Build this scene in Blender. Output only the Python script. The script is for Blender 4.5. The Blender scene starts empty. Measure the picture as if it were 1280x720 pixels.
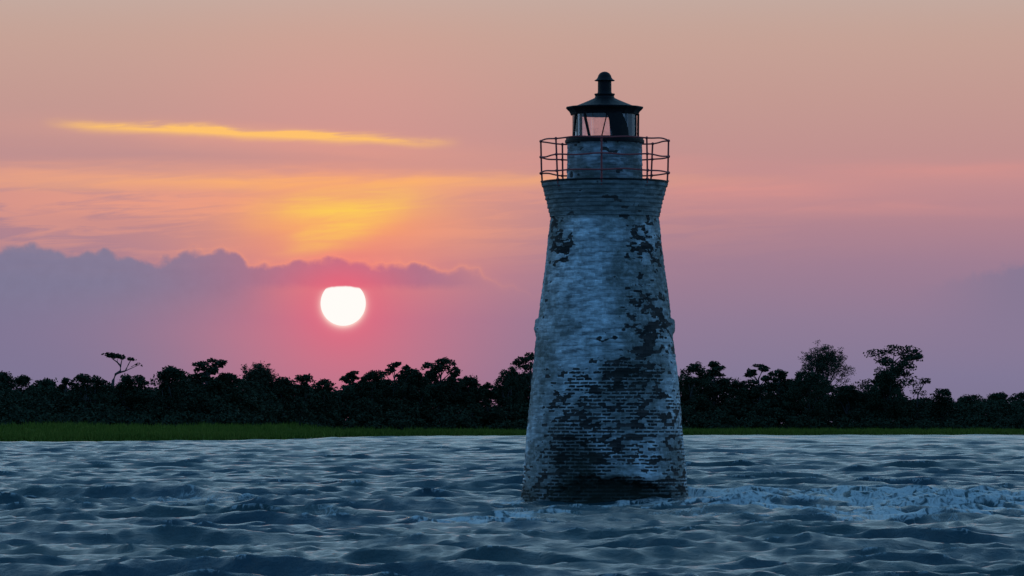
import bpy, bmesh, math, random
import numpy as np
from mathutils import Vector, Matrix

random.seed(7)
RNG = np.random.default_rng(11)
scn = bpy.context.scene
COL = scn.collection

# ---------------------------------------------------------------- scale of the place
F = 5400.0            # focal length in photograph pixels: a long, digitally zoomed lens
EYE = 2.55            # eye height above the water (m), standing in a boat
HY = 530.0            # horizon row of the photograph
LD = 140.4            # distance of the lighthouse (m)
S = 0.026             # metres per photograph pixel at the lighthouse
LX = (756 - 640) / F * LD
SUN_EL = math.radians(1.6)
SUN_AZ = (429 - 640) / F          # radians, right of +Y


def lz(y):            # height (m) of a row at the lighthouse's distance
    return (628 - y) * S


def srgb(r, g, b):
    out = []
    for c in (r, g, b):
        c /= 255.0
        out.append(c / 12.92 if c <= 0.04045 else ((c + 0.055) / 1.055) ** 2.4)
    return (*out, 1.0)


# ---------------------------------------------------------------- noise
def _hash(ix, iy, iz, seed):
    h = (ix * 374761393 + iy * 668265263 + iz * 2147483647 + seed * 974634777) & 0xFFFFFFFF
    h = ((h ^ (h >> 13)) * 1274126177) & 0xFFFFFFFF
    h = ((h ^ (h >> 16)) * 2246822519) & 0xFFFFFFFF
    return ((h ^ (h >> 15)) & 0xFFFFFF) / float(0xFFFFFF)


def vnoise(x, y, z, seed=0):
    x, y, z = np.broadcast_arrays(np.asarray(x, float), np.asarray(y, float), np.asarray(z, float))
    ix, iy, iz = np.floor(x).astype(np.int64), np.floor(y).astype(np.int64), np.floor(z).astype(np.int64)
    fx, fy, fz = x - ix, y - iy, z - iz
    fx, fy, fz = [f * f * (3 - 2 * f) for f in (fx, fy, fz)]
    r = 0
    for dx in (0, 1):
        for dy in (0, 1):
            for dz in (0, 1):
                w = (fx if dx else 1 - fx) * (fy if dy else 1 - fy) * (fz if dz else 1 - fz)
                r = r + w * _hash(ix + dx, iy + dy, iz + dz, seed)
    return r


def fbm(x, y, z, oct=4, seed=0):
    a, s, t = 0.5, 0.0, 0.0
    for o in range(oct):
        s = s + a * vnoise(x * 2 ** o, y * 2 ** o, z * 2 ** o, seed + o * 17)
        t += a
        a *= 0.5
    return s / t


def sstep(a, b, x):
    t = np.clip((x - a) / (b - a), 0, 1)
    return t * t * (3 - 2 * t)


# ---------------------------------------------------------------- object helpers
def tag(o, label=None, cat=None, group=None, kind=None):
    if label: o['label'] = label
    if cat: o['category'] = cat
    if group: o['group'] = group
    if kind: o['kind'] = kind
    return o


def empty(name, loc):
    o = bpy.data.objects.new(name, None)
    o.location = loc
    o.empty_display_size = 0.5
    COL.objects.link(o)
    return o


def link(name, me, mat=None, parent=None, smooth=False):
    o = bpy.data.objects.new(name, me)
    COL.objects.link(o)
    if mat: me.materials.append(mat)
    if parent: o.parent = parent
    if smooth:
        me.polygons.foreach_set('use_smooth', [True] * len(me.polygons))
    return o


def mesh_np(name, verts, faces, mat=None, parent=None, smooth=False):
    """verts (n,3), faces (m,k) arrays with the same k for every face."""
    verts = np.asarray(verts, np.float32); faces = np.asarray(faces, np.int32)
    me = bpy.data.meshes.new(name)
    k = faces.shape[1]
    me.vertices.add(len(verts)); me.vertices.foreach_set('co', verts.ravel())
    me.loops.add(faces.size); me.loops.foreach_set('vertex_index', faces.ravel())
    me.polygons.add(len(faces)); me.polygons.foreach_set('loop_start', np.arange(0, faces.size, k, dtype=np.int32))
    me.update(calc_edges=True)
    return link(name, me, mat, parent, smooth)


def attr(o, name, vals):
    a = o.data.attributes.new(name, 'FLOAT', 'POINT')
    a.data.foreach_set('value', np.asarray(vals, np.float32).ravel())


def grid_faces(nr, nc, wrap=False):
    r = np.arange(nr - 1)[:, None]
    c = np.arange(nc if wrap else nc - 1)[None, :]
    c2 = (c + 1) % nc
    return np.stack([r * nc + c, r * nc + c2, (r + 1) * nc + c2, (r + 1) * nc + c], -1).reshape(-1, 4)


def lathe(bm, prof, n=32, a0=0.0, cap=True):
    """prof: list of (radius, z)."""
    rings = []
    for r, z in prof:
        if r < 1e-4:
            rings.append([bm.verts.new((0, 0, z))])
        else:
            rings.append([bm.verts.new((r * math.cos(a0 + 2 * math.pi * i / n), r * math.sin(a0 + 2 * math.pi * i / n), z)) for i in range(n)])
    for A, B in zip(rings[:-1], rings[1:]):
        for i in range(n):
            j = (i + 1) % n
            f = [A[i % len(A)], A[j % len(A)], B[j % len(B)], B[i % len(B)]]
            u = []
            for v in f:
                if v not in u: u.append(v)
            if len(u) >= 3: bm.faces.new(u)
    if cap:
        if len(rings[0]) > 2: bm.faces.new(rings[0][::-1])
        if len(rings[-1]) > 2: bm.faces.new(rings[-1])


def tube(bm, pts, rads, n=8, closed=False):
    pts = [Vector(p) for p in pts]
    rings = []
    m = len(pts)
    for i, p in enumerate(pts):
        if closed:
            d = pts[(i + 1) % m] - pts[i - 1]
        else:
            d = pts[min(i + 1, m - 1)] - pts[max(i - 1, 0)]
        d.normalize()
        up = Vector((0, 0, 1)) if abs(d.z) < 0.9 else Vector((1, 0, 0))
        a = d.cross(up).normalized(); b = a.cross(d)
        r = rads[i] if hasattr(rads, '__len__') else rads
        rings.append([bm.verts.new(p + (a * math.cos(t) + b * math.sin(t)) * r) for t in [2 * math.pi * k / n for k in range(n)]])
    for i in range(m if closed else m - 1):
        A, B = rings[i], rings[(i + 1) % m]
        for k in range(n):
            bm.faces.new((A[k], A[(k + 1) % n], B[(k + 1) % n], B[k]))
    if not closed:
        bm.faces.new(rings[0][::-1]); bm.faces.new(rings[-1])


def box_between(bm, p, q, w, d, out):
    """a bar of width w and depth d from p to q; out = its outward direction."""
    p, q, out = Vector(p), Vector(q), Vector(out)
    ax = (q - p).normalized(); sd = ax.cross(out).normalized(); ou = sd.cross(ax).normalized()
    vs = [bm.verts.new(e + sd * sx * w / 2 + ou * so * d / 2) for e in (p, q) for sx, so in ((-1, -1), (1, -1), (1, 1), (-1, 1))]
    for f in ((0, 3, 2, 1), (4, 5, 6, 7), (0, 1, 5, 4), (1, 2, 6, 5), (2, 3, 7, 6), (3, 0, 4, 7)):
        bm.faces.new([vs[i] for i in f])


def bm_obj(name, bm, mat, parent=None, smooth=False, bevel=0):
    if bevel:
        bmesh.ops.bevel(bm, geom=bm.edges[:], offset=bevel, segments=1, affect='EDGES')
    bmesh.ops.recalc_face_normals(bm, faces=bm.faces)
    me = bpy.data.meshes.new(name)
    bm.to_mesh(me); bm.free()
    return link(name, me, mat, parent, smooth)


# ---------------------------------------------------------------- node helpers
class G:
    """small expression helper over a node tree"""
    def __init__(self, nt): self.nt = nt
    def node(self, t, **kw):
        n = self.nt.nodes.new(t)
        for k, v in kw.items(): setattr(n, k, v)
        return n
    def put(self, sock, v):
        if isinstance(v, bpy.types.NodeSocket): self.nt.links.new(v, sock)
        else: sock.default_value = v
    def m(self, op, *a, clamp=False):
        n = self.node('ShaderNodeMath', operation=op, use_clamp=clamp)
        for i, v in enumerate(a): self.put(n.inputs[i], v)
        return n.outputs[0]
    def add(self, a, b): return self.m('ADD', a, b)
    def sub(self, a, b): return self.m('SUBTRACT', a, b)
    def mul(self, a, b): return self.m('MULTIPLY', a, b)
    def ss(self, a, b, x):          # smoothstep
        n = self.node('ShaderNodeMapRange', interpolation_type='SMOOTHSTEP')
        self.put(n.inputs[0], x); self.put(n.inputs[1], a); self.put(n.inputs[2], b)
        n.inputs[3].default_value = 0; n.inputs[4].default_value = 1
        return n.outputs[0]
    def mr(self, x, a, b, c, d):
        n = self.node('ShaderNodeMapRange')
        for i, v in enumerate((x, a, b, c, d)): self.put(n.inputs[i], v)
        return n.outputs[0]
    def mix(self, f, a, b, mode='MIX'):
        n = self.node('ShaderNodeMix', data_type='RGBA', blend_type=mode)
        self.put(n.inputs[0], f); self.put(n.inputs[6], a); self.put(n.inputs[7], b)
        return n.outputs[2]
    def xyz(self, x, y, z):
        n = self.node('ShaderNodeCombineXYZ')
        for i, v in enumerate((x, y, z)): self.put(n.inputs[i], v)
        return n.outputs[0]
    def noise(self, vec, scale, detail=4, rough=0.55, dist=0.0):
        n = self.node('ShaderNodeTexNoise')
        if vec is not None: self.put(n.inputs['Vector'], vec)
        n.inputs['Scale'].default_value = scale; n.inputs['Detail'].default_value = detail
        n.inputs['Roughness'].default_value = rough; n.inputs['Distortion'].default_value = dist
        return n.outputs[0]
    def ramp(self, f, stops, interp='LINEAR'):
        n = self.node('ShaderNodeValToRGB')
        self.put(n.inputs[0], f)
        cr = n.color_ramp; cr.interpolation = interp
        while len(cr.elements) < len(stops): cr.elements.new(0.5)
        for e, (p, c) in zip(cr.elements, stops): e.position = p; e.color = c
        return n.outputs[0]
    def attr(self, name):
        n = self.node('ShaderNodeAttribute', attribute_name=name); return n.outputs['Fac']


def material(name):
    m = bpy.data.materials.new(name); m.use_nodes = True
    g = G(m.node_tree)
    b = m.node_tree.nodes['Principled BSDF']
    return m, g, b


# ================================================================ SKY
def build_world():
    w = bpy.data.worlds.new('World'); scn.world = w; w.use_nodes = True
    nt = w.node_tree; nt.nodes.clear(); g = G(nt)
    tc = g.node('ShaderNodeTexCoord').outputs['Generated']
    sp = g.node('ShaderNodeSeparateXYZ'); nt.links.new(tc, sp.inputs[0])
    dx, dy, dz = sp.outputs
    az = g.m('ARCTAN2', dx, dy)
    el = g.m('ARCSINE', dz)
    U = g.add(g.mul(az, F), 640.0)                 # bearing and altitude in units of 1/5400 rad
    V = g.sub(HY, g.mul(el, F))
    # domain warping for ragged clouds
    P = g.xyz(g.mul(U, 0.01), g.mul(V, 0.01), 0.0)
    n_big = g.sub(g.noise(P, 0.9, 4, 0.55), 0.5)
    n_str = g.sub(g.noise(g.xyz(g.mul(g.add(U, g.mul(V, 1.5)), 0.0032), g.mul(g.add(V, g.mul(U, -0.03)), 0.03), 3.1), 1.0, 5, 0.55, 0.4), 0.5)
    n_fib = g.sub(g.noise(g.xyz(g.mul(g.add(U, g.mul(V, 1.5)), 0.0085), g.mul(g.add(V, g.mul(U, 0.045)), 0.070), 7.7), 1.0, 4, 0.6, 0.6), 0.5)
    Uw = g.add(U, g.mul(n_big, 60.0))
    Vw = g.add(g.add(V, g.mul(n_str, 26.0)), g.mul(n_fib, 9.0))

    def blob(x, y, sx, sy, tilt=0.0, u=Uw, v=Vw):
        yy = g.sub(v, g.add(y, g.mul(g.sub(u, x), tilt)))
        a = g.m('POWER', g.m('ABSOLUTE', g.m('DIVIDE', g.sub(u, x), sx)), 2.0)
        b = g.m('POWER', g.m('ABSOLUTE', g.m('DIVIDE', yy, sy)), 2.0)
        return g.m('EXPONENT', g.mul(g.add(a, b), -1.0))

    t = g.m('DIVIDE', g.sub(HY, V), 560.0, clamp=True)
    def rows(lst):
        return [((HY - y) / 560.0, srgb(*c)) for y, c in lst]
    cool = g.ramp(t, rows([(530, (112, 112, 148)), (470, (120, 116, 153)), (400, (136, 119, 152)), (330, (155, 122, 148)), (280, (174, 127, 143)),
                           (230, (194, 136, 141)), (190, (192, 141, 141)), (120, (195, 150, 143)), (60, (197, 158, 147)), (0, (196, 165, 152))]))
    warm = g.ramp(t, rows([(530, (182, 108, 138)), (450, (190, 112, 138)), (400, (192, 110, 137)), (340, (216, 124, 126)), (290, (238, 150, 116)),
                           (225, (230, 152, 126)), (180, (208, 144, 140)), (110, (211, 151, 142)), (50, (208, 158, 145)), (0, (204, 164, 149))]))
    near = g.mul(blob(430, 300, 215, 420, 0, U, V), 0.92)
    col = g.mix(near, cool, warm)
    def soften(c, sat, val):
        h = g.node('ShaderNodeHueSaturation'); h.inputs['Saturation'].default_value = sat; h.inputs['Value'].default_value = val
        nt.links.new(c, h.inputs['Color']); return h.outputs[0]
    col = soften(col, 0.95, 1.0)
    leftlow = g.mul(g.mul(g.ss(330, -40, U), g.ss(300, 400, V)), 0.75)
    col = g.mix(leftlow, col, srgb(112, 113, 150))
    # high thin cloud catching the light
    veil = g.m('MULTIPLY', g.m('MULTIPLY', blob(270, 266, 430, 48), g.ss(-0.13, 0.16, g.add(n_str, g.mul(n_fib, 1.1)))), 0.8, clamp=True)
    col = g.mix(veil, col, srgb(238, 157, 131))
    mauve = g.mul(blob(220, 196, 330, 13, 0.02), 0.55)
    col = g.mix(mauve, col, srgb(186, 140, 144))
    mauve2 = g.mul(blob(190, 285, 170, 12, 0.05), 0.5)
    col = g.mix(mauve2, col, srgb(180, 130, 142))
    s2 = g.m('MULTIPLY', blob(420, 229, 330, 10, -0.005), g.mr(n_fib, -0.3, 0.3, 0.45, 1.25), clamp=True)
    col = g.mix(g.mul(s2, 0.9), col, srgb(252, 178, 108))
    s2b = g.mul(blob(60, 222, 180, 14, 0.0), 0.6)
    col = g.mix(s2b, col, srgb(238, 164, 130))
    gl = g.m('MULTIPLY', blob(425, 276, 130, 40), 0.75, clamp=True)
    col = g.mix(gl, col, srgb(250, 158, 98))
    ye = g.m('MULTIPLY', g.m('ADD', blob(430, 259, 84, 19, -0.06), g.mul(blob(418, 293, 50, 17, -0.25), 0.85)), g.mr(n_fib, -0.2, 0.2, 0.6, 1.4), clamp=True)
    col = g.mix(g.mul(ye, 0.95), col, srgb(253, 212, 78))
    # the thin bright streak above
    V1 = g.add(V, g.add(g.mul(n_big, 10.0), g.mul(n_fib, 14.0)))
    taper = g.mul(g.ss(45, 115, U), g.ss(585, 520, U))
    s1 = g.m('MULTIPLY', blob(330, 168.5, 330, 5.6, 0.042, U, V1), g.mul(g.mul(taper, g.mr(n_big, -0.2, 0.2, 0.8, 1.3)), g.mr(n_fib, -0.2, 0.2, 0.5, 1.6)), clamp=True)
    col = g.mix(g.mul(blob(330, 176, 260, 15, 0.05), 0.35), col, srgb(236, 160, 136))
    col = g.mix(s1, col, srgb(255, 194, 104))
    # faint rosy bands to the right
    for (x, y, sx, sy, k) in ((930, 238, 150, 14, 0.5), (1190, 214, 170, 10, 0.4), (760, 205, 140, 12, 0.25), (1050, 262, 220, 8, 0.25)):
        col = g.mix(g.m('MULTIPLY', blob(x, y, sx, sy), g.mul(g.mr(n_fib, -0.3, 0.3, 0.6, 1.4), k), clamp=True), col, srgb(222, 146, 140))
    # low cumulus bank, its crest drawn by bearing
    fc = g.node('ShaderNodeFloatCurve')
    g.put(fc.inputs['Value'], g.mr(U, -700.0, 700.0, 0.0, 1.0))
    pts = [(-700, 320), (-400, 300), (-150, 318), (0, 310), (45, 305), (85, 316), (120, 312), (150, 318), (195, 325), (235, 313), (265, 312),
           (300, 321), (325, 332), (385, 326), (440, 323), (480, 330), (520, 331), (548, 340), (575, 336), (610, 348), (640, 362), (700, 380)]
    cv = fc.mapping.curves[0]
    while len(cv.points) < len(pts): cv.points.new(0.5, 0.5)
    for p, (x, y) in zip(cv.points, pts): p.location = ((x + 700) / 1400, (y - 290) / 100); p.handle_type = 'AUTO'
    fc.mapping.update()
    crest = g.add(g.mul(fc.outputs[0], 100.0), 290.0)
    bump = g.sub(g.noise(g.xyz(g.mul(U, 0.06), g.mul(V, 0.06), 1.3), 1.0, 5, 0.6), 0.5)
    bil = g.node('ShaderNodeTexVoronoi', feature='SMOOTH_F1'); g.put(bil.inputs['Vector'], g.xyz(g.mul(U, 0.05), g.mul(V, 0.05), 0.4))
    bil.inputs['Smoothness'].default_value = 0.5; bil.inputs['Scale'].default_value = 1.0
    dep = g.sub(g.sub(V, crest), g.add(g.mul(bump, 14.0), g.mul(g.sub(bil.outputs['Distance'], 0.4), 14.0)))
    bank = g.mul(g.mul(g.ss(-3.0, 6.0, dep), g.ss(630, 520, U)), g.ss(-650, -150, U))
    low = g.ss(425, 350, V)                                     # thins out downwards into the murk
    lowR = g.mix(g.ss(280, 400, U), g.xyz(low, low, low), g.xyz(*[g.ss(366, 352, g.add(V, g.mul(bump, 8.0)))] * 3))
    lit = g.mul(g.mul(g.m('EXPONENT', g.m('DIVIDE', g.m('ABSOLUTE', g.add(dep, 2.0)), -4.0)), blob(440, 325, 170, 40, 0, U, V)), 0.6)
    col = g.mix(lit, col, srgb(252, 160, 120))
    bankc = g.mix(g.ss(120, 430, U), srgb(112, 118, 152), srgb(144, 112, 145))
    bankc = g.mix(blob(430, 365, 70, 30, 0, U, V), bankc, srgb(198, 104, 128))
    tex = g.mr(bump, -0.3, 0.3, 0.95, 1.05)
    bankc = g.mix(1.0, bankc, g.xyz(tex, tex, tex), 'MULTIPLY')
    col = g.mix(g.m('MULTIPLY', g.m('MULTIPLY', bank, lowR), 0.84, clamp=True), col, bankc)
    # smaller grey-blue cloud far right
    dep2 = g.sub(g.sub(V, g.add(360.0, g.mul(g.sub(U, 1130.0), -0.22))), g.mul(bump, 30.0))
    bk2 = g.mul(g.mul(g.ss(-4, 14.0, dep2), g.ss(1120, 1290, U)), g.ss(470, 350, V))
    col = g.mix(g.mul(bk2, 0.6), col, srgb(116, 116, 150))
    # aureole of the sun
    d = g.m('SQRT', g.add(g.m('POWER', g.sub(U, 429.0), 2.0), g.m('POWER', g.sub(V, 381.0), 2.0)))
    col = g.mix(g.mul(g.m('EXPONENT', g.m('DIVIDE', d, -56.0)), 0.97), col, srgb(242, 84, 118))
    rim = g.mul(g.m('EXPONENT', g.m('DIVIDE', g.m('MAXIMUM', g.sub(d, 27.5), 0.0), -3.2)), g.ss(357, 366, V))
    col = g.mix(g.mul(rim, 0.8), col, srgb(255, 214, 206))
    col = soften(col, 0.98, 1.0)
    # ---- the rest of the vault: blue, brightened out of view to light water and tower
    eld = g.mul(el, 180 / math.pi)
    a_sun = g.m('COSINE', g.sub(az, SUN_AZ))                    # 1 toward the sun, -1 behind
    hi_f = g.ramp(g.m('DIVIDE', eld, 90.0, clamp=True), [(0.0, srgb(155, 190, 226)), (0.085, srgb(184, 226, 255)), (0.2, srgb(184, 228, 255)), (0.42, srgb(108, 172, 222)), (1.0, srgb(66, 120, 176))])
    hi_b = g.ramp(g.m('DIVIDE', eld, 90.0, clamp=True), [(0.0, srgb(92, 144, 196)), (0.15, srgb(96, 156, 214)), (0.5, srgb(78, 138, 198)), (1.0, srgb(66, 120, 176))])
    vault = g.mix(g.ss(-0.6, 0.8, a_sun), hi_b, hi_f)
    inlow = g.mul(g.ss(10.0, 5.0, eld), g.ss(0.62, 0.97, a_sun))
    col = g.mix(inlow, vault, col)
    # physical sky under it
    sky = g.node('ShaderNodeTexSky', sky_type='NISHITA'); sky.sun_disc = False
    sky.sun_elevation = SUN_EL; sky.sun_rotation = SUN_AZ
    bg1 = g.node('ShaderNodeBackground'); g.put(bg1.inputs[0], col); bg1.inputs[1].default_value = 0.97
    bg2 = g.node('ShaderNodeBackground'); g.put(bg2.inputs[0], sky.outputs[0]); bg2.inputs[1].default_value = 0.0012
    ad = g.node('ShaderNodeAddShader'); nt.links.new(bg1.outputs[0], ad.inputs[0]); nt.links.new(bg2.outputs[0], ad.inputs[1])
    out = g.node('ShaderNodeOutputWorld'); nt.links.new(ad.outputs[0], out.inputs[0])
    w.cycles.sampling_method = 'MANUAL'; w.cycles.sample_map_resolution = 1024


build_world()


def build_sun():
    L = bpy.data.lights.new('sun_lamp', 'SUN'); L.energy = 0.05; L.angle = math.radians(0.55); L.color = (1, 0.5, 0.38)
    o = bpy.data.objects.new('sun_lamp', L); COL.objects.link(o)
    d = Vector((math.sin(SUN_AZ) * math.cos(SUN_EL), math.cos(SUN_AZ) * math.cos(SUN_EL), math.sin(SUN_EL)))
    o.rotation_euler = d.to_track_quat('Z', 'Y').to_euler()
    o.location = (0, 0, 60)
    # the disc itself, far off, its top swallowed by the cloud
    R = 40000.0; rad = R * 28.2 / F
    bm = bmesh.new(); bmesh.ops.create_uvsphere(bm, u_segments=96, v_segments=64, radius=rad)
    m, g, b = material('sun_glow'); nt = m.node_tree
    tc = g.node('ShaderNodeTexCoord').outputs['Object']; sp = g.node('ShaderNodeSeparateXYZ'); nt.links.new(tc, sp.inputs[0])
    n = g.sub(g.noise(g.xyz(g.mul(sp.outputs[0], 1 / rad), 0.0, 0.0), 1.6, 2), 0.5)
    cut = g.ss(0.78 * rad, 0.66 * rad, g.add(sp.outputs[2], g.add(g.mul(n, 0.16 * rad), g.mul(g.m('POWER', g.m('DIVIDE', sp.outputs[0], rad), 2.0), 0.14 * rad))))
    em = g.node('ShaderNodeEmission'); em.inputs[0].default_value = (1.0, 0.975, 0.93, 1); em.inputs[1].default_value = 1.0
    tr = g.node('ShaderNodeBsdfTransparent'); mx = g.node('ShaderNodeMixShader')
    g.put(mx.inputs[0], cut); nt.links.new(tr.outputs[0], mx.inputs[1]); nt.links.new(em.outputs[0], mx.inputs[2])
    nt.links.new(mx.outputs[0], nt.nodes['Material Output'].inputs[0]); nt.nodes.remove(b)
    s = bm_obj('sun', bm, m, None, True)
    s.location = d * R + Vector((0, 0, EYE))
    tag(s, 'white setting sun disc above the dark treeline, its top edge cut flat by cloud', 'sun')


build_sun()


# ================================================================ WATER AND LAND
SHORE = [(-4000, 900), (-1200, 640), (-300, 600), (0, 618), (110, 622), (300, 665), (355, 690), (430, 830), (520, 890), (700, 925), (900, 955), (1280, 985), (1700, 960), (2600, 900), (5000, 1000)]
SX = np.array([a for a, _ in SHORE], float); SD = np.array([b for _, b in SHORE], float)


def shore_r(az):                     # distance of the water's edge along a bearing
    x = 640 + az * F
    d = np.interp(x, SX, SD)
    d = d + 10 * (fbm(x * 0.02, 3.3, 0, 4, 5) - 0.5) * 2
    far = sstep(0.75, 1.25, np.abs(az))
    return d + far * 40000


def land_z(r, az):
    t = r - shore_r(az)
    z = np.interp(t, [-200, -20, 0, 6, 60, 170, 300, 800, 4000], [-3.5, -0.9, -0.12, 0.35, 0.75, 2.0, 2.5, 2.6, 2.8])
    return z


def tree_r(x):                       # distance of the front of the wood along a column
    return np.interp(x, [-400, 0, 300, 430, 700, 1280, 1700], [790, 800, 850, 950, 1020, 1080, 1080])


def build_water():
    fine = np.radians(np.arange(-9.4, 9.401, 0.026))
    side = np.radians(9.4 + np.cumsum(np.geomspace(0.028, 9, 120)))
    side = side[side < math.pi - 0.02]
    az = np.concatenate([-side[::-1], fine, side])
    rr = [0.8, 4, 10, 18, 26, 34, 41, 47, 52]; r = 56.0
    while r < 1060:
        rr.append(r); r += 0.15 * (r / 70) ** 0.92
    rr += list(np.geomspace(r, 60000, 24))
    rr = np.array(rr)
    A, R = np.meshgrid(az, rr)
    X, Y = R * np.sin(A), R * np.cos(A)
    dr = np.gradient(rr)[:, None] * np.ones_like(A)
    da = np.gradient(az)[None, :] * R
    samp = np.maximum(dr * 0.9, da)
    # shoal right of the tower, where the sea heaps up and breaks
    shoal = np.exp(-(((X - 10.0) / 6.0) ** 2 + ((Y - 137) / 17) ** 2) ** 1.5) + 0.85 * np.exp(-(((X - 16.0) / 5) ** 2 + ((Y - 139) / 16) ** 2))
    rg = np.random.default_rng(5)
    n = 150
    lam = np.geomspace(0.45, 10, n) * rg.uniform(0.93, 1.07, n)
    th = np.radians(-97 + 22 * rg.standard_normal(n) * np.interp(lam, [0.5, 1.5, 3, 10], [1.6, 0.95, 0.55, 0.5]))
    k = 2 * np.pi / lam
    st = 0.036 * np.where(lam > 3.2, (3.2 / lam) ** 1.15, 1.0) * rg.uniform(0.5, 1.5, n)
    st = st * np.interp(lam, [0.5, 1.5, 3, 4, 10], [1.15, 1.1, 1.25, 1.15, 0.8])
    ph = rg.uniform(0, 2 * np.pi, n)
    Z = np.zeros_like(X); DX = np.zeros_like(X); DY = np.zeros_like(X); J = np.zeros_like(X); rowmin = samp.min(axis=1)
    gust = 0.75 + 0.5 * fbm(X / 18.0, Y / 30.0, 0, 3, 9)
    Xf, Yf, sf = X.astype(np.float32), Y.astype(np.float32), samp.astype(np.float32)
    for i in range(n):
        q = np.nonzero(rowmin < lam[i] / 1.7)[0]
        if len(q) == 0: continue
        q = slice(q[0], q[-1] + 1)
        cx, cy = math.cos(th[i]), math.sin(th[i])
        a = st[i] / k[i] * sstep(1.7, 3.0, lam[i] / sf[q])
        if lam[i] < 6: a = a * gust[q]
        p = np.mod(k[i] * cx * X[q] + k[i] * cy * Y[q] + ph[i], 2 * np.pi).astype(np.float32)
        s, c = np.sin(p), np.cos(p)
        Z[q] += a * (c + 0.5 * st[i] * 6 * np.cos(2 * p)); DX[q] -= 1.0 * a * cx * s; DY[q] -= 1.0 * a * cy * s
        J[q] += a * k[i] * c
    # short wind chop with sharp broken ridges, lying across the wind
    for (f, ax, amp_, sd_) in ((0.12, 0.30, 0.20, 204), (0.28, 0.26, 0.13, 201), (0.66, 0.26, 0.09, 202), (1.5, 0.32, 0.05, 203)):
        fade = sstep(1.2, 2.6, 1.0 / f / sf)
        if fade.max() <= 0: continue
        q = np.nonzero(fade.max(axis=1) > 0.01)[0]; q = slice(q[0], q[-1] + 1)
        wx = 0.9 * (vnoise(X[q] * f * 0.5, Y[q] * f * 0.5, 0, sd_ + 50) - 0.5); wy = 1.0 * (vnoise(X[q] * f * 0.4 + 9, Y[q] * f * 0.5, 0, sd_ + 60) - 0.5)
        v = vnoise(X[q] * f * ax + 0.12 * Y[q] * f + wx, Y[q] * f + 0.16 * X[q] * f + wy, 0, sd_)
        rd = 1 - np.abs(2 * v - 1)
        if f < 0.2: fade = fade * sstep(170, 320, R)
        Z[q] += amp_ * fade[q] * (rd ** 1.7 - 0.40) * (0.5 + gust[q] * 0.6)
    amp = 1.0 + 0.55 * np.clip(shoal, 0, 1)
    Z *= amp
    Z -= 0.06
    near_t = np.exp(-(((X - LX) / 4.2) ** 2 + ((Y - LD + 7) / 8) ** 2) ** 2)
    Z = Z * (1 - 0.4 * near_t) - 0.08 * near_t
    # two long crests standing on the shoal
    for (cx, cy, L, w, h, t) in ((9.3, 127.0, 4.0, 1.0, 0.22, 0.14), (15.0, 133.0, 3.0, 1.2, 0.22, -0.1), (12.6, 143.0, 2.4, 1.0, 0.28, 0.1), (7.6, 139.0, 1.5, 0.9, 0.22, 0.1), (6.4, 117.0, 2.6, 0.8, 0.22, 0.25), (-2.3, 124.0, 1.6, 0.9, 0.26, 0.05),
                                 (-4.4, 97.0, 2.4, 0.8, 0.27, 0.25), (-0.4, 87.0, 1.3, 0.7, 0.22, 0.1), (6.9, 86.5, 1.3, 0.5, 0.17, 0.35), (-9.6, 99.0, 1.8, 0.8, 0.24, 0.1), (-11.0, 146.0, 2.6, 1.0, 0.25, 0.1),
                                 (3.4, 92.0, 1.6, 0.7, 0.18, -0.1), (-7.5, 120.0, 2.0, 0.8, 0.2, -0.15), (12.5, 108.0, 2.2, 0.8, 0.22, 0.15)):
        yy = Y - cy + t * (X - cx) + 1.2 * (fbm(X * 0.35, Y * 0.2, 1, 3, 31) - 0.5)
        e = np.exp(-((X - cx) / L) ** 4)
        Z += h * e * np.exp(-np.where(yy < 0, yy / (w * 0.75), yy / (w * 2.0)) ** 2)
    # gentle pile-up against the tower
    td = np.hypot(X - LX, Y - LD)
    Z += 0.10 * np.exp(-((td - 3.0) / 0.9) ** 2) * (0.4 + fbm(X, Y, 0, 3, 12))
    damp = sstep(0, 60, shore_r(A) - R)
    Z *= 0.25 + 0.75 * damp
    Z = np.where(R > shore_r(A) + 40, 0, Z)
    V = np.stack([X + DX, Y + DY, Z], -1).reshape(-1, 3)
    o = mesh_np('water', V, grid_faces(len(rr), len(az)), None, None, True)
    tag(o, kind='structure')
    # whitecaps: where crests pinch together, more on the shoal and round the tower
    f = sstep(0.46, 0.95, J * amp + 0.45 * shoal)
    f = np.maximum(f * (0.55 + 0.45 * np.clip(shoal * 1.5, 0, 1)), 0)
    shoal2 = shoal + 0.75 * np.exp(-(((X - 11.0) / 7) ** 2 + ((Y - 117) / 9) ** 2)) + 0.6 * np.exp(-(((X - 6.5) / 1.6) ** 2 + ((Y - 138) / 9) ** 2))
    wash = np.clip(shoal2, 0, 1) * sstep(0.34, 0.60, fbm((X + 0.3 * Y) * 0.55, Y * 0.16, 0, 5, 40)) * 1.2
    ring = np.exp(-((td - 2.8) / 0.55) ** 2) * sstep(0.40, 0.7, fbm(X * 0.9, Y * 0.5, 0, 3, 44)) * 0.8
    strk = 0.95 * (np.exp(-(((X + 1.6) / 3.6) ** 2 + ((Y - 114) / 9) ** 2)) + 0.9 * np.exp(-(((X + 0.2) / 1.2) ** 2 + ((Y - 134) / 7) ** 2)) + 0.6 * np.exp(-(((X + 10.5) / 3) ** 2 + ((Y - 150) / 14) ** 2))) * sstep(0.45, 0.7, fbm(X * 0.6, Y * 0.25, 0, 4, 47))
    attr(o, 'foam', np.clip(f + 0.9 * wash + ring + strk, 0, 0.66))
    m, g, b = material('sea_water'); nt = m.node_tree
    tc = g.node('ShaderNodeTexCoord').outputs['Object']
    mp = g.node('ShaderNodeMapping'); nt.links.new(tc, mp.inputs[0]); mp.inputs['Scale'].default_value = (1.0, 0.75, 1.0)
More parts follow.
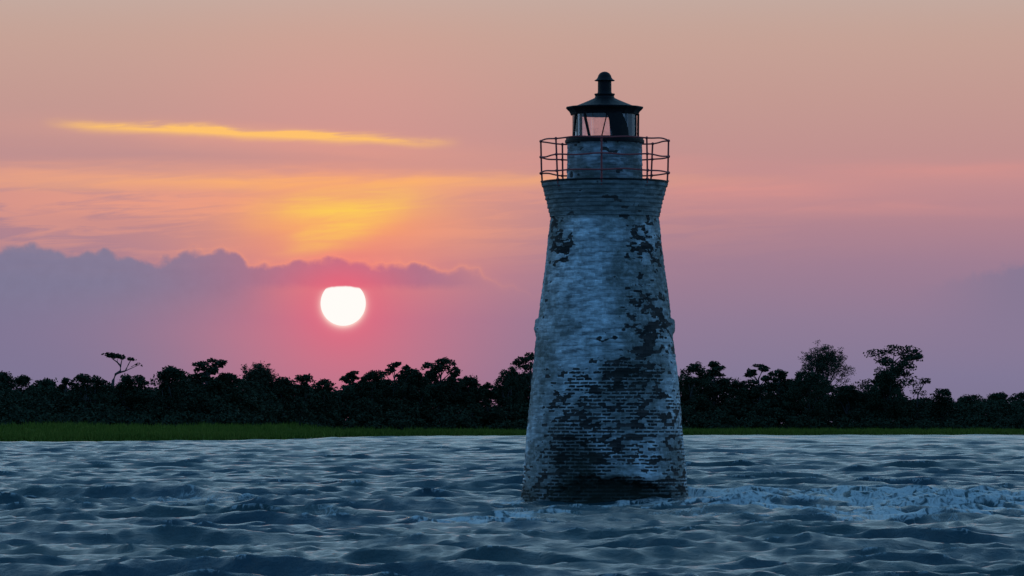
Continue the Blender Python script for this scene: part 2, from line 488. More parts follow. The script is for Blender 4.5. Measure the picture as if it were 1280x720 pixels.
    mp.inputs['Rotation'].default_value = (0, 0, 0.2)
    n1 = g.noise(mp.outputs[0], 2.6, 7, 0.68, 0.6)
    bp = g.node('ShaderNodeBump'); g.put(bp.inputs['Height'], n1); bp.inputs['Strength'].default_value = 0.9; bp.inputs['Distance'].default_value = 0.12
    nt.links.new(bp.outputs[0], b.inputs['Normal'])
    mpf = g.node('ShaderNodeMapping'); nt.links.new(tc, mpf.inputs[0]); mpf.inputs['Scale'].default_value = (1.3, 0.4, 1.0)
    nr1 = g.noise(mpf.outputs[0], 2.4, 5, 0.6, 0.8)
    nf = g.sub(1.0, g.m('ABSOLUTE', g.mul(g.sub(nr1, 0.5), 6.5)))
    fo = g.mul(g.ss(0.42, 1.05, g.add(g.mul(nf, 0.62), g.sub(g.mul(g.attr('foam'), 1.25), 0.38))), 0.85)
    murk = g.noise(tc, 0.08, 3)
    base = g.mix(g.ss(0.35, 0.65, murk), (0.014, 0.048, 0.064, 1), (0.019, 0.052, 0.056, 1))
    g.put(b.inputs['Base Color'], g.mix(fo, base, (0.62, 0.62, 0.59, 1)))
    g.put(b.inputs['Roughness'], g.mr(fo, 0, 1, 0.20, 0.7))
    b.inputs['IOR'].default_value = 1.333
    o.data.materials.append(m)


build_water()


def build_land():
    az = np.radians(np.concatenate([np.arange(-180, -11, 1.5), np.arange(-11, 11, 0.06), np.arange(11, 180.1, 1.5)]))
    sr = shore_r(az)
    t = np.concatenate([[-580, -300, -120, -50, -20], np.arange(-8, 40, 2.0), np.arange(40, 320, 8.0), [400, 700, 1500, 4000, 12000, 40000]])
    R = np.clip(sr[None, :] + t[:, None], 5, None); A = np.broadcast_to(az[None, :], R.shape)
    Z = land_z(R, A) + np.where(R > sr, 0.25, 0) * (fbm(R * 0.05, A * 60, 0, 4, 3) - 0.5)
    V = np.stack([R * np.sin(A), R * np.cos(A), Z], -1).reshape(-1, 3)
    # seabed cap round the camera
    V = np.concatenate([V, [[0, 0, -3.5]]])
    q = grid_faces(len(t), len(az))
    o = mesh_np('ground', V, q, None, None, True)
    tag(o, kind='structure')
    m, g, b = material('marsh_mud')
    tc = g.node('ShaderNodeTexCoord').outputs['Object']
    g.put(b.inputs['Base Color'], g.mix(g.ss(0.4, 0.6, g.noise(tc, 0.1, 6)), (0.05, 0.08, 0.014, 1), (0.08, 0.11, 0.016, 1)))
    b.inputs['Roughness'].default_value = 0.95; b.inputs['Specular IOR Level'].default_value = 0.1
    o.data.materials.append(m)


build_land()


def foliage_mat(name, c1, c2, scale=0.5):
    m, g, b = material(name)
    tc = g.node('ShaderNodeTexCoord').outputs['Object']
    oi = g.node('ShaderNodeNewGeometry').outputs['Random Per Island']
    f = g.mul(g.add(oi, g.noise(tc, scale, 3)), 0.5)
    g.put(b.inputs['Base Color'], g.mix(g.ss(0.25, 0.75, f), c1, c2))
    b.inputs['Roughness'].default_value = 0.8; b.inputs['Specular IOR Level'].default_value = 0.05
    return m


def build_grass():
    n = 44000
    x = RNG.uniform(-1000, 2280, n); az = (x - 640) / F
    t = np.concatenate([RNG.uniform(0.5, 30, n // 2), RNG.uniform(4, 190, n - n // 2)])
    R = shore_r(az) + t
    keep = R < tree_r(x) + 30
    az, R, t = az[keep], R[keep], t[keep]
    z = land_z(R, az); n = len(R)
    patch = fbm(R * 0.03, az * 90, 0, 3, 8)
    h = (0.65 + 0.75 * patch) * RNG.uniform(0.55, 1.3, n) * np.interp(t, [0, 6, 60], [0.6, 0.9, 1.0])
    K = 7
    base = np.stack([R * np.sin(az), R * np.cos(az), z - 0.05], -1)
    vs = np.zeros((n, K, 3, 3))
    for k in range(K):
        off = RNG.normal(0, 0.38, (n, 2)); w = RNG.uniform(0.07, 0.16, n); ang = RNG.uniform(0, np.pi, n)
        lean = RNG.normal(0, 0.22, (n, 2)); hk = h * RNG.uniform(0.7, 1.1, n)
        p = base.copy(); p[:, :2] += off
        d = np.stack([np.cos(ang), np.sin(ang), 0 * ang], -1) * w[:, None]
        vs[:, k, 0] = p - d; vs[:, k, 1] = p + d
        tip = p.copy(); tip[:, 2] += hk; tip[:, :2] += lean
        vs[:, k, 2] = tip
    V = vs.reshape(-1, 3)
    o = mesh_np('marsh_grass', V, np.arange(len(V)).reshape(-1, 3), foliage_mat('marsh_grass_blades', (0.070, 0.105, 0.014, 1), (0.135, 0.155, 0.022, 1), 0.02))
    tag(o, 'low band of green marsh grass along the far shore below the trees', 'grass', kind='stuff')


build_grass()


# ================================================================ TREES
LEAF = foliage_mat('dark_leaves', (0.020, 0.031, 0.018, 1), (0.036, 0.050, 0.026, 1))
LEAF_PALE = foliage_mat('dry_leaves', (0.035, 0.040, 0.022, 1), (0.060, 0.062, 0.035, 1))
def bark_mat():
    m, g, b = material('tree_bark')
    tc = g.node('ShaderNodeTexCoord').outputs['Object']
    g.put(b.inputs['Base Color'], g.mix(g.noise(tc, 2.0, 5), (0.035, 0.030, 0.026, 1), (0.075, 0.066, 0.058, 1)))
    b.inputs['Roughness'].default_value = 0.9
    return m
BARK = bark_mat()


def leaf_cloud(centers, radii, counts, size, rg):
    """leaf-sized quads spread through ellipsoid clumps"""
    P = []; 
    for c, r, k in zip(centers, radii, counts):
        d = rg.normal(size=(k, 3)); d /= np.linalg.norm(d, axis=1)[:, None]
        rad = rg.uniform(0.15, 1.0, k) ** 0.5
        rad *= rg.choice([1.0, 1.0, 1.0, 1.18], k)
        P.append(np.array(c) + d * rad[:, None] * np.array(r))
    P = np.concatenate(P); n = len(P)
    a = rg.normal(size=(n, 3)); a[:, 2] *= 0.6; a /= np.linalg.norm(a, axis=1)[:, None]
    b = np.cross(a, rg.normal(size=(n, 3))); b /= np.linalg.norm(b, axis=1)[:, None]
    s = rg.uniform(0.55, 1.3, n)[:, None] * size
    V = np.stack([P - a * s, P - b * s * 0.55, P + a * s, P + b * s * 0.55], 1)
    return V.reshape(-1, 3)


def limb(bm, p, q, r0, r1, rg, bend=0.12, n=5, sides=5):
    p, q = np.array(p, float), np.array(q, float)
    L = np.linalg.norm(q - p); o = rg.normal(size=3) * bend * L
    pts = []; 
    for i in range(n):
        t = i / (n - 1)
        pts.append(p + (q - p) * t + o * math.sin(math.pi * t) * (1 - 0.3 * t))
    tube(bm, pts, [r0 + (r1 - r0) * i / (n - 1) for i in range(n)], sides)


def spray(bm, p, d, L, r, depth, rg, tips, sides=4):
    """recursive branching for open, thin-leaved trees"""
    d = np.array(d, float); d /= np.linalg.norm(d)
    q = p + d * L
    mid = p + d * L * 0.5 + rg.normal(size=3) * L * 0.07
    tube(bm, [p, mid, q], [r, r * 0.8, r * 0.6], sides)
    if depth == 0:
        tips.append(q); return
    for _ in range(3 if depth > 1 else 4):
        nd = d + rg.normal(size=3) * 0.48 + np.array([0, 0, 0.12])
        spray(bm, q if rg.random() < 0.6 else mid, nd, L * rg.uniform(0.55, 0.8), r * 0.6, depth - 1, rg, tips, sides)


TREE_GROUP = 'trees of the far shoreline wood'


def place(x, back=0.0):
    az = (x - 640) / F; R = tree_r(x) + back
    return az, R, (R * math.sin(az), R * math.cos(az), float(land_z(np.array(R), np.array(az))) - 0.3)


def px_h(y, R, z0):                 # height of a crown reaching row y at distance R
    return EYE + (HY - y) * R / F - z0


def make_tree(kind, x, top, w, label, seed, back=0.0, cat='tree', name='tree', leaf=None, lean=0.0):
    rg = np.random.default_rng(seed)
    az, R, loc = place(x, back)
    H = px_h(top, R, loc[2]); W = w * R / F
    root = empty(name, loc); tag(root, label, cat, TREE_GROUP)
    root.rotation_euler.z = -az
    bm = bmesh.new()
    tr = 0.018 * H + 0.05
    leaf = leaf or LEAF
    if kind == 'oak':              # broad, lumpy, dense to the ground
        n = int(34 + W * 4.5)
        C, Rd, K = [], [], []
        for i in range(n):
            u = rg.uniform(-1, 1); v = rg.uniform(-1, 1); hh = rg.uniform(0.08, 1.0)
            env = math.sqrt(max(0.02, 1 - (max(0, hh - 0.45) / 0.58) ** 2))
            sz = rg.uniform(0.07, 0.19) * W
            c = (u * (W / 2 - sz * 0.6) * env, v * (W / 2) * env, hh * H - 0.06 * H)
            C.append(c); Rd.append((sz, sz, sz * rg.uniform(0.55, 1.0))); K.append(int(70 + 55 * sz * sz))
        for _ in range(5):
            C.append((lean * W + rg.normal() * 0.09 * W, rg.normal() * 0.08 * W, H - rg.uniform(0.3, 0.14 * H))); Rd.append((rg.uniform(.5, 1.1), 0.8, rg.uniform(.3, .7))); K.append(34)
        for i in range(int(10 + W)):     # sprigs that break the outline
            u = rg.uniform(-0.9, 0.9); s_ = rg.uniform(0.4, 0.9)
            C.append((u * W / 2, rg.uniform(-.3, .3) * W, H * (0.60 + 0.38 * math.sqrt(1 - u * u)) - rg.uniform(0, .10) * H)); Rd.append((s_ * 1.2, s_, s_ * rg.uniform(0.4, 1.0))); K.append(26)
        fork = (0, 0, 0.32 * H)
        limb(bm, (0, 0, 0), fork, tr * 1.5, tr, rg, 0.05)
        for i in rg.choice(n, min(n, 9), replace=False):
            limb(bm, fork, C[i], tr * 0.7, 0.05, rg)
        V = leaf_cloud(C, Rd, K, 0.25, rg)
    elif kind == 'pine':           # bare lower bole, separate flat tufts with sky between
        n = int(10 + W * 0.95)
        C, Rd, K = [], [], []
        limb(bm, (0, 0, 0), (lean * W * 0.6, 0, 0.80 * H), tr * 1.3, tr * 0.5, rg, 0.03, 7, 6)
        for i in range(n):
            hh = 0.48 + 0.5 * (i / max(1, n - 1)) ** 0.85
            reach = W / 2 * (1.05 - 0.75 * abs(hh - 0.72) / 0.5) * rg.uniform(0.5, 1.0)
            a = rg.uniform(0, 2 * math.pi); sg = math.cos(a)
            c = (lean * W * hh + sg * reach, math.sin(a) * reach, hh * H - 0.03 * H)
            sz = rg.uniform(0.13, 0.2) * W
            C.append(c); Rd.append((sz * 1.1, sz, sz * 0.45)); K.append(int(60 + 40 * sz))
            for _ in range(3):
                C.append((c[0] + rg.uniform(-1, 1) * sz * 1.1, c[1] + rg.uniform(-1, 1) * sz * 0.9, c[2] + rg.uniform(-1, 1) * sz * 0.5)); Rd.append((sz * .5, sz * .5, sz * rg.uniform(.2, .4))); K.append(26)
            limb(bm, (lean * W * 0.6 * min(1, (hh - 0.10) * 1.15), 0, (hh - 0.10) * H * 0.9), c, tr * 0.38, 0.06, rg, 0.06)
        C.append((lean * W, 0, H - 0.35)); Rd.append((0.16 * W, 0.14 * W, 0.45)); K.append(70)
        V = leaf_cloud(C, Rd, K, 0.33, rg)
        # thicker shrubby foliage round its foot
        nb = 22
        Cb = [(rg.uniform(-.5, .5) * W, rg.uniform(-.4, .4) * W, rg.uniform(0.06, 0.6) * H) for _ in range(nb)]
        Vb = leaf_cloud(Cb, [(0.2 * W, 0.2 * W, 0.11 * W)] * nb, [130] * nb, 0.32, rg)
        V = np.concatenate([V, Vb])
    elif kind == 'airy':           # open crown of fine twigs, sky showing all through
        tips = []
        limb(bm, (0, 0, 0), (0, 0, 0.40 * H), tr * 1.2, tr, rg, 0.03)
        for i in range(9):
            a = 2 * math.pi * i / 9 + rg.uniform(-.3, .3); sp_ = rg.uniform(0.15, 0.75)
            d = np.array([math.cos(a) * sp_ * W / H * 1.6, math.sin(a) * sp_ * W / H * 1.6, 0.9])
            spray(bm, np.array([0, 0, 0.38 * H]), d, 0.25 * H * rg.uniform(0.8, 1.1), tr * 0.5, 4, rg, tips)
        T = np.array(tips)
        # fit the twigs to the outline in the photograph
        sx = (W / 2) / max(1e-3, np.abs(T[:, 0]).max()); sz = (H - 0.4 * H) / (T[:, 2].max() - 0.4 * H)
        for v in bm.verts:
            if v.co.z > 0.38 * H:
                k_ = min(1, (v.co.z - 0.38 * H) / (0.1 * H)); v.co.x *= 1 + (sx - 1) * k_; v.co.y *= 1 + (sx - 1) * k_
                v.co.z = 0.4 * H + (v.co.z - 0.4 * H) * sz
        T[:, 0] *= sx; T[:, 1] *= sx; T[:, 2] = 0.4 * H + (T[:, 2] - 0.4 * H) * sz
        V = leaf_cloud(T, [(0.6, 0.6, 0.34)] * len(T), [7] * len(T), 0.19, rg)
        E = []
        for _ in range(150):            # light veil of leaves out to a rounded crown
            a = rg.uniform(0, 2 * math.pi); e = rg.uniform(-0.1, 1) * math.pi / 2; f_ = rg.uniform(0.55, 0.93)
            E.append((math.cos(a) * math.cos(e) * W / 2 * f_, math.sin(a) * math.cos(e) * W / 2 * f_, 0.55 * H + math.sin(e) * 0.43 * H * f_))
        V = np.concatenate([V, leaf_cloud(E, [(1.1, 1.1, 0.5)] * len(E), [44] * len(E), 0.18, rg)])
    elif kind == 'umbrella':       # leaning stem with one flat plate of foliage and a side tuft
        k = R / F
        def q(px, py, d=0.0): return ((px - x) * k, d, px_h(py, R, loc[2]))
        pts = [(0, 0, 0), q(141, 500), q(143, 476), q(146, 468), q(152, 464), q(152, 458)]
        tube(bm, pts, [0.42, 0.34, 0.28, 0.25, 0.22, 0.18], 7)
        limb(bm, q(152, 458), q(142, 449), 0.17, 0.08, rg, 0.08); limb(bm, q(152, 458), q(154, 448), 0.15, 0.07, rg, 0.08)
        limb(bm, q(150, 455), q(136, 445), 0.10, 0.05, rg, 0.08); limb(bm, q(152, 458), q(148, 449, 1.5), 0.1, 0.05, rg)
        limb(bm, q(146, 468), q(158, 464), 0.2, 0.15, rg, 0.05); limb(bm, q(158, 464), q(165, 450), 0.14, 0.07, rg, 0.1)
        limb(bm, q(158, 464), q(176, 456), 0.10, 0.04, rg, 0.1); limb(bm, q(165, 459), q(174, 453), 0.06, 0.03, rg, 0.1)
        C = [q(136, 443.5), q(142, 444.5), q(148, 445.5), q(153, 447), q(140, 445, 1.2), q(147, 446, -1.2), q(164, 449), q(168, 450), q(175, 455), q(171, 456), q(178, 457)]
        Rd = [(1.1, 1.3, .42), (1.2, 1.5, .48), (1.1, 1.5, .45), (.8, 1.1, .45), (1, .8, .35), (1, .8, .35), (.62, .7, .38), (.5, .5, .16), (.5, .4, .2), (.4, .4, .2), (.3, .3, .2)]
        K = [90, 110, 100, 70, 50, 50, 45, 26, 12, 9, 8]
        V = leaf_cloud(C, Rd, K, 0.26, rg)
    elif kind == 'palm':           # cabbage palm: straight bole, burst of fronds
        tube(bm, [(0, 0, 0), (0.1, 0, H * 0.45), (0.05, 0, H * 0.9)], [0.24, 0.21, 0.2], 8)
        fr = []
        for i in range(26):
            a = rg.uniform(0, 2 * math.pi); e = rg.uniform(-0.45, 1.0)
            L = W * 0.5 * rg.uniform(0.8, 1.1)
            d = np.array([math.cos(a) * math.cos(e), math.sin(a) * math.cos(e), math.sin(e)])
            s_ = np.array([-math.sin(a), math.cos(a), 0])
            o0 = np.array([0.05, 0, H * 0.9]); pr = None
            for t in np.linspace(0.1, 1, 7):
                c = o0 + d * L * t + np.array([0, 0, -0.30 * L * t * t])
                wd = 0.10 + 0.42 * math.sin(math.pi * min(1, t * 0.95)) * (L / 2.4)
                if pr is not None:
                    fr += [pr[0] - s_ * pr[1], pr[0] + s_ * pr[1], c + s_ * wd, c - s_ * wd]
                pr = (c, wd)
        V = np.array(fr)
    else:                          # 'stick': thin stems each ending in a small tuft
        k = R / F
        def q(px, py, d=0.0): return ((px - x) * k, d, px_h(py, R, loc[2]))
        tube(bm, [(0, 0, 0), q(1145, 505), q(1146, 492)], [0.3, 0.24, 0.2], 6)
        limb(bm, q(1146, 492), q(1155, 477), 0.17, 0.08, rg, .06); limb(bm, q(1146, 494), q(1138, 478), 0.13, 0.06, rg, .06)
        limb(bm, q(1150, 485), q(1147, 476), 0.09, 0.05, rg, .06)
        C = [q(1155, 475.5), q(1158, 478), q(1152, 479), q(1139, 477), q(1144, 481), q(1147, 486), q(1141, 490), q(1152, 492)]
        Rd = [(1.2, 1, .65), (.9, .8, .5), (.8, .8, .45), (1.0, .8, .4), (.8, .8, .4), (.9, .8, .5), (1.2, 1, .7), (1.2, 1, .8)]
        V = leaf_cloud(C, Rd, [90, 50, 40, 40, 26, 36, 60, 60], 0.28, rg)
    bm_obj('trunk', bm, BARK, root)
    mesh_np('crown', V, np.arange(len(V)).reshape(-1, 4), leaf, root)
    return root


TREES = [
 ('oak', 6, 466, 44, 'hazy dark tree cropped by the left edge of the photo', 40, 0),
 ('oak', 31, 470, 36, 'small rounded tree just inside the left edge of the wood', 50, 0),
 ('oak', 60, 474.5, 48, 'low flat-topped tree left of the notch before the umbrella-shaped tree', 30, 0),
 ('pine', 84, 473, 24, 'thin sparse tree at the notch left of the umbrella-shaped tree', 20, 0),
 ('oak', 106, 467, 34, 'dense knobbly tree standing left of the umbrella-shaped tree', 0, 0.05),
 ('oak', 124, 471, 30, 'low bushy tree touching the left foot of the umbrella-shaped tree', 10, 0),
 ('umbrella', 143, 442, 46, 'lone umbrella-shaped tree with bare leaning stem above the left wood', 15, 0),
 ('oak', 168, 469, 52, 'smooth domed tree under the right side of the umbrella-shaped tree', 0, -0.1),
 ('oak', 216, 458, 50, 'tall dense tree rising right of the gap beside the domed tree', -5, -0.05),
 ('pine', 252, 448.5, 42, 'pine with a flag-shaped dark top leaning right, left of the sun', 5, 0.3),
 ('oak', 284, 465, 40, 'rounded tree between the flag-topped pine and the thin-leaved tree', 5, 0),
 ('airy', 324, 452, 54, 'thin-leaved open tree with sky showing through, left of the sun', 25, 0),
 ('oak', 355, 472, 36, 'low dark tree at the right foot of the thin-leaved tree left of the sun', 0, 0),
 ('oak', 379, 468, 34, 'small domed tree in the wood just left of below the sun', 0, 0),
 ('oak', 405, 474, 34, 'lowest tree in the dip directly below the sun', 0, 0),
 ('pine', 440, 464, 34, 'tufted tree just right of the dip below the sun', 10, 0.1),
 ('oak', 466, 463, 38, 'broad tree with ragged top between two tufted pines right of the sun', 0, 0.1),
 ('pine', 490, 453, 38, 'pine with a small raised tuft on its right, right of the sun', 10, 0.15),
 ('oak', 517, 460, 46, 'wide dense tree left of the tallest pine between sun and lighthouse', 0, 0),
 ('pine', 547, 448, 52, 'tallest tufted pine between the sun and the lighthouse', 5, 0.15),
 ('pine', 567, 462, 24, 'slim pine leaning against the right of the tallest pine near the sun', 8, 0.2),
 ('oak', 587, 470, 38, 'low rounded tree between the tallest pine and the gap left of the lighthouse', 0, 0),
 ('oak', 610, 478, 34, 'squat tree in the gap left of the lighthouse', 0, 0),
 ('oak', 638, 457, 42, 'full dark tree beside the left side of the lighthouse', 0, 0.1),
 ('pine', 666, 441, 44, 'tree with flat layered branches half hidden behind the left side of the lighthouse', 6, -0.1),
 ('oak', 868, 453, 44, 'dark tree half hidden behind the right side of the lighthouse', 0, 0.1),
 ('pine', 892, 452, 40, 'layered pine second from the lighthouse on its right', 5, 0),
 ('oak', 922, 473, 34, 'low sloping tree right of the layered pine beside the lighthouse', 0, -0.15),
 ('pine', 951, 455.5, 36, 'pine with a hooked top tuft at the left of the open-crowned tree', 0, -0.15),
 ('pine', 973, 462, 34, 'lower pine between the hook-topped pine and the dense domed tree', 5, 0),
 ('oak', 1010, 462, 58, 'wide black domed tree in front of the tall open-crowned tree', -10, -0.1),
 ('airy', 1030, 427, 72, 'tall grey open-crowned tree showing sky through its twigs, right of the lighthouse', 45, 0),
 ('oak', 1058, 480, 36, 'low tree between the open-crowned tree and the tall dark tree', 0, 0),
 ('pine', 1110, 432, 66, 'tall dark tree with several tufts, highest at the right of the lighthouse', 0, 0.1),
 ('oak', 1106, 462, 52, 'dense tree filling the lower half under the tall tufted tree', -8, 0),
 ('stick', 1145, 472, 30, 'small spindly tree with a single round tuft right of the tall dark tree', 5, 0),
 ('oak', 1176, 486, 34, 'short bushy tree right of the spindly tufted tree', 0, 0.1),
 ('oak', 1212, 494, 44, 'pale distant tree in the low part of the wood at right', 160, 0),
 ('oak', 1246, 491.5, 40, 'distant flat tree left of the one cropped at the right edge', 150, 0),
 ('oak', 1278, 490, 46, 'low tree cropped by the right edge of the photo', 60, 0),
]
NAMES = {'oak': 'oak_tree', 'pine': 'pine_tree', 'airy': 'open_tree', 'umbrella': 'umbrella_tree', 'palm': 'palm_tree', 'stick': 'spindly_tree'}
for i, (kind, x, top, w, label, back, lean) in enumerate(TREES):
    make_tree(kind, x, top, w, label, 100 + i, back, 'palm' if kind == 'palm' else 'tree', NAMES[kind],
              LEAF_PALE if kind == 'airy' else None, lean)


def build_wood():
    """the closed mass of undergrowth between and behind the trees"""
    rg = np.random.default_rng(77)
    sky_x = [-1000, -400, 0, 60, 92, 130, 194, 230, 300, 350, 416, 450, 520, 580, 610, 640, 680, 840, 900, 930, 990, 1060, 1075, 1130, 1160, 1204, 1280, 1700]
    sky_y = [474, 482, 476, 480, 484, 476, 484, 468, 470, 476, 485, 474, 468, 476, 481, 466, 460, 466, 470, 481, 470, 480, 487, 492, 495, 500, 497, 488]
    C, Rd, K = [], [], []
    for i in range(9000):
        x = rg.uniform(-1000, 2280); back = rg.uniform(-22, 60)
        az, R, loc = place(x, back)
        top = np.interp(x, sky_x, sky_y) + 3
        f = rg.uniform(0, 1) ** 0.55
        if back < 0: f *= 0.25 + 0.5 * (back + 22) / 22
        h = max(0.6, (px_h(top, R, loc[2])) * f)
        if i % 4 == 0: h *= 0.55
        s = rg.uniform(1.1, 2.4)
        C.append((loc[0], loc[1], loc[2] + max(0.4, h - s * 0.4))); Rd.append((s, s, s * 0.6)); K.append(int(30 * s * s + 16))
    V = leaf_cloud(C, Rd, K, 0.36, rg)
    o = mesh_np('undergrowth', V, np.arange(len(V)).reshape(-1, 4), LEAF)
    tag(o, 'dark continuous mass of bushes filling the far shore between the trees', 'bushes', kind='stuff')


build_wood()


# ================================================================ LIGHTHOUSE
def brick_mat(name, white, dark):
    m, g, b = material(name); nt = m.node_tree
    tc = g.node('ShaderNodeTexCoord').outputs['Object']
    n1 = g.noise(tc, 1.3, 6, 0.62); n2 = g.noise(tc, 7.0, 5, 0.68)
    mp = g.node('ShaderNodeMapping'); nt.links.new(tc, mp.inputs[0]); mp.inputs['Scale'].default_value = (4.5, 4.5, 0.5)
    drip = g.noise(mp.outputs[0], 1.0, 4, 0.6)
    dirt = g.m('MULTIPLY', g.ss(0.48, 0.72, g.add(g.mul(n1, 0.6), g.mul(drip, 0.4))), 0.75, clamp=True)
    paint = g.mix(dirt, white, (0.16, 0.17, 0.155, 1))
    v = g.mr(n2, 0.3, 0.7, 0.78, 1.12)
    paint = g.mix(1.0, paint, g.xyz(v, v, v), 'MULTIPLY')
    mp2 = g.node('ShaderNodeMapping'); nt.links.new(tc, mp2.inputs[0]); mp2.inputs['Scale'].default_value = (2.2, 2.2, 9.0)
    strk = g.noise(mp2.outputs[0], 1.0, 5, 0.65)
    w2 = g.mul(g.mr(strk, 0.34, 0.66, 0.40, 1.3), g.mr(g.m('POWER', g.attr('tone'), 0.6), 0, 1, 0.50, 1.12))
    paint = g.mix(1.0, paint, g.xyz(w2, w2, w2), 'MULTIPLY')
    paint = g.mix(g.mul(g.attr('stain'), g.mr(n2, 0.35, 0.65, 0.4, 0.95)), paint, (0.10, 0.108, 0.092, 1))
    tone = g.attr('tone')
    br = g.mix(g.m('POWER', tone, 2.0), dark, (0.065, 0.055, 0.050, 1))
    br = g.mix(g.ss(0.66, 0.9, n2), br, (0.12, 0.13, 0.13, 1))
    e = g.m('ADD', g.attr('bare'), g.add(g.mul(g.sub(n2, 0.5), 1.5), g.mul(g.sub(g.noise(tc, 3.2, 7, 0.7, 0.6), 0.5), 1.6)))
    c = g.mix(g.ss(0.35, 0.65, e), paint, br)
    c = g.mix(g.attr('algae'), c, (0.012, 0.017, 0.011, 1))
    g.put(b.inputs['Base Color'], c)
    b.inputs['Roughness'].default_value = 0.9; b.inputs['Specular IOR Level'].default_value = 0.2
    bp = g.node('ShaderNodeBump'); g.put(bp.inputs['Height'], g.noise(tc, 22.0, 5, 0.7)); bp.inputs['Strength'].default_value = 0.5; bp.inputs['Distance'].default_value = 0.02
    nt.links.new(bp.outputs[0], b.inputs['Normal'])
    return m


def brick_shell(name, prof, mat, parent, wear, course=0.104, nb=50, ncol=640, dz=0.026, caps=True, seed=0):
    """a round brick wall, every brick set in or out, flaked or whole. prof: (z, r) upward."""
    zs = np.array([p[0] for p in prof]); rs = np.array([p[1] for p in prof])
    z = np.arange(zs[0], zs[-1] + 1e-6, dz)
    if z[-1] < zs[-1] - 1e-4: z = np.append(z, zs[-1])
    phi = np.linspace(-np.pi, np.pi, ncol, endpoint=False)
    PH, Z = np.meshgrid(phi, z)
    R = np.interp(Z, zs, rs)
    Zw = Z + 0.030 * (fbm(R * np.sin(PH) * 1.1, R * np.cos(PH) * 1.1, Z * 1.5, 3, 55) - 0.5) + 0.022 * (fbm(R * np.sin(PH) * 4.5, R * np.cos(PH) * 4.5, Z * 5, 3, 56) - 0.5)
    row = np.floor(Zw / course); fz = Zw / course - row
    cu = (PH / (2 * np.pi) + 0.5) * nb + 0.5 * (row % 2)
    colm = np.floor(cu); fu = cu - colm
    colm = colm % nb
    rnd = _hash(row.astype(np.int64), colm.astype(np.int64), 0 * row.astype(np.int64), 50 + seed)
    rnd2 = _hash(row.astype(np.int64), colm.astype(np.int64), 0 * row.astype(np.int64), 90 + seed)
    rrow = _hash(row.astype(np.int64), 0 * row.astype(np.int64), 0 * row.astype(np.int64), 130 + seed)
    bw = 2 * np.pi * R / nb
    dm = np.minimum(np.minimum(fz, 1 - fz) * course, np.minimum(fu, 1 - fu) * bw)
    joint = 1 - sstep(0.012, 0.030, dm)
    hj = 1 - sstep(0.014, 0.034, np.minimum(fz, 1 - fz) * course)
    x, y = R * np.sin(PH), -R * np.cos(PH)
    px, py = 756 + x / S, 628 - Z / S
    front = np.cos(PH) > -0.15
    bias, stain, algae, disp, mort = wear(px, py, front, x, y, Z, PH)
    cl = fbm(x * 0.9, y * 0.9, Z * 1.2, 5, 21 + seed); fine = fbm(x * 3.6, y * 3.6, Z * 6.0, 4, 23 + seed)
    e = (cl - 0.5) * 1.0 + (fine - 0.5) * 1.15 + (rnd - 0.5) * (0.32 + 0.75 * np.clip((mort - 0.25) / 0.75, 0, 1)) + bias
    bare = sstep(0.16, 0.44, e)
    # on worn courses the white mortar stands proud between hollow bricks
    keep = mort * np.clip(hj + 0.95 * joint, 0, 1) * sstep(0.36, 0.54, fbm(x * 2.6, y * 2.6, Z * 5.2, 4, 33)) * (0.65 + 0.5 * rrow)
    bare = bare * (1 - 0.95 * np.clip(keep, 0, 1))
    d = disp + (rnd2 - 0.5) * 0.020 - joint * 0.005 * (1 - bare) - bare * (1 - 0.9 * joint * mort) * (0.007 + 0.018 * rnd2) + (fine - 0.5) * 0.02
    d += (rrow - 0.5) * 0.007
    R2 = R + d
    V = np.stack([R2 * np.sin(PH), -R2 * np.cos(PH), Z], -1).reshape(-1, 3)
    nr, nc = Z.shape
    faces = grid_faces(nr, nc, True)
    if caps:
        k = len(V); V = np.concatenate([V, [[0, 0, z[0]], [0, 0, z[-1]]]])
        i = np.arange(nc); j = (i + 1) % nc
        top = np.stack([(nr - 1) * nc + i, (nr - 1) * nc + j, np.full(nc, k + 1), np.full(nc, k + 1)], -1)
    o = mesh_np(name, V[:nr * nc], faces, mat, parent, False)
    for nm, v in (('bare', bare), ('stain', stain), ('algae', algae), ('tone', rnd)):
        attr(o, nm, np.broadcast_to(v, Z.shape))
    return o


def patch(px, py, front, lst):
    b = np.zeros_like(px)
    for x, y, rx, ry, a in lst:
        b = b + a * np.exp(-(((px - x) / rx) ** 2 + ((py - y) / ry) ** 2) ** 1.2)
    return b * front


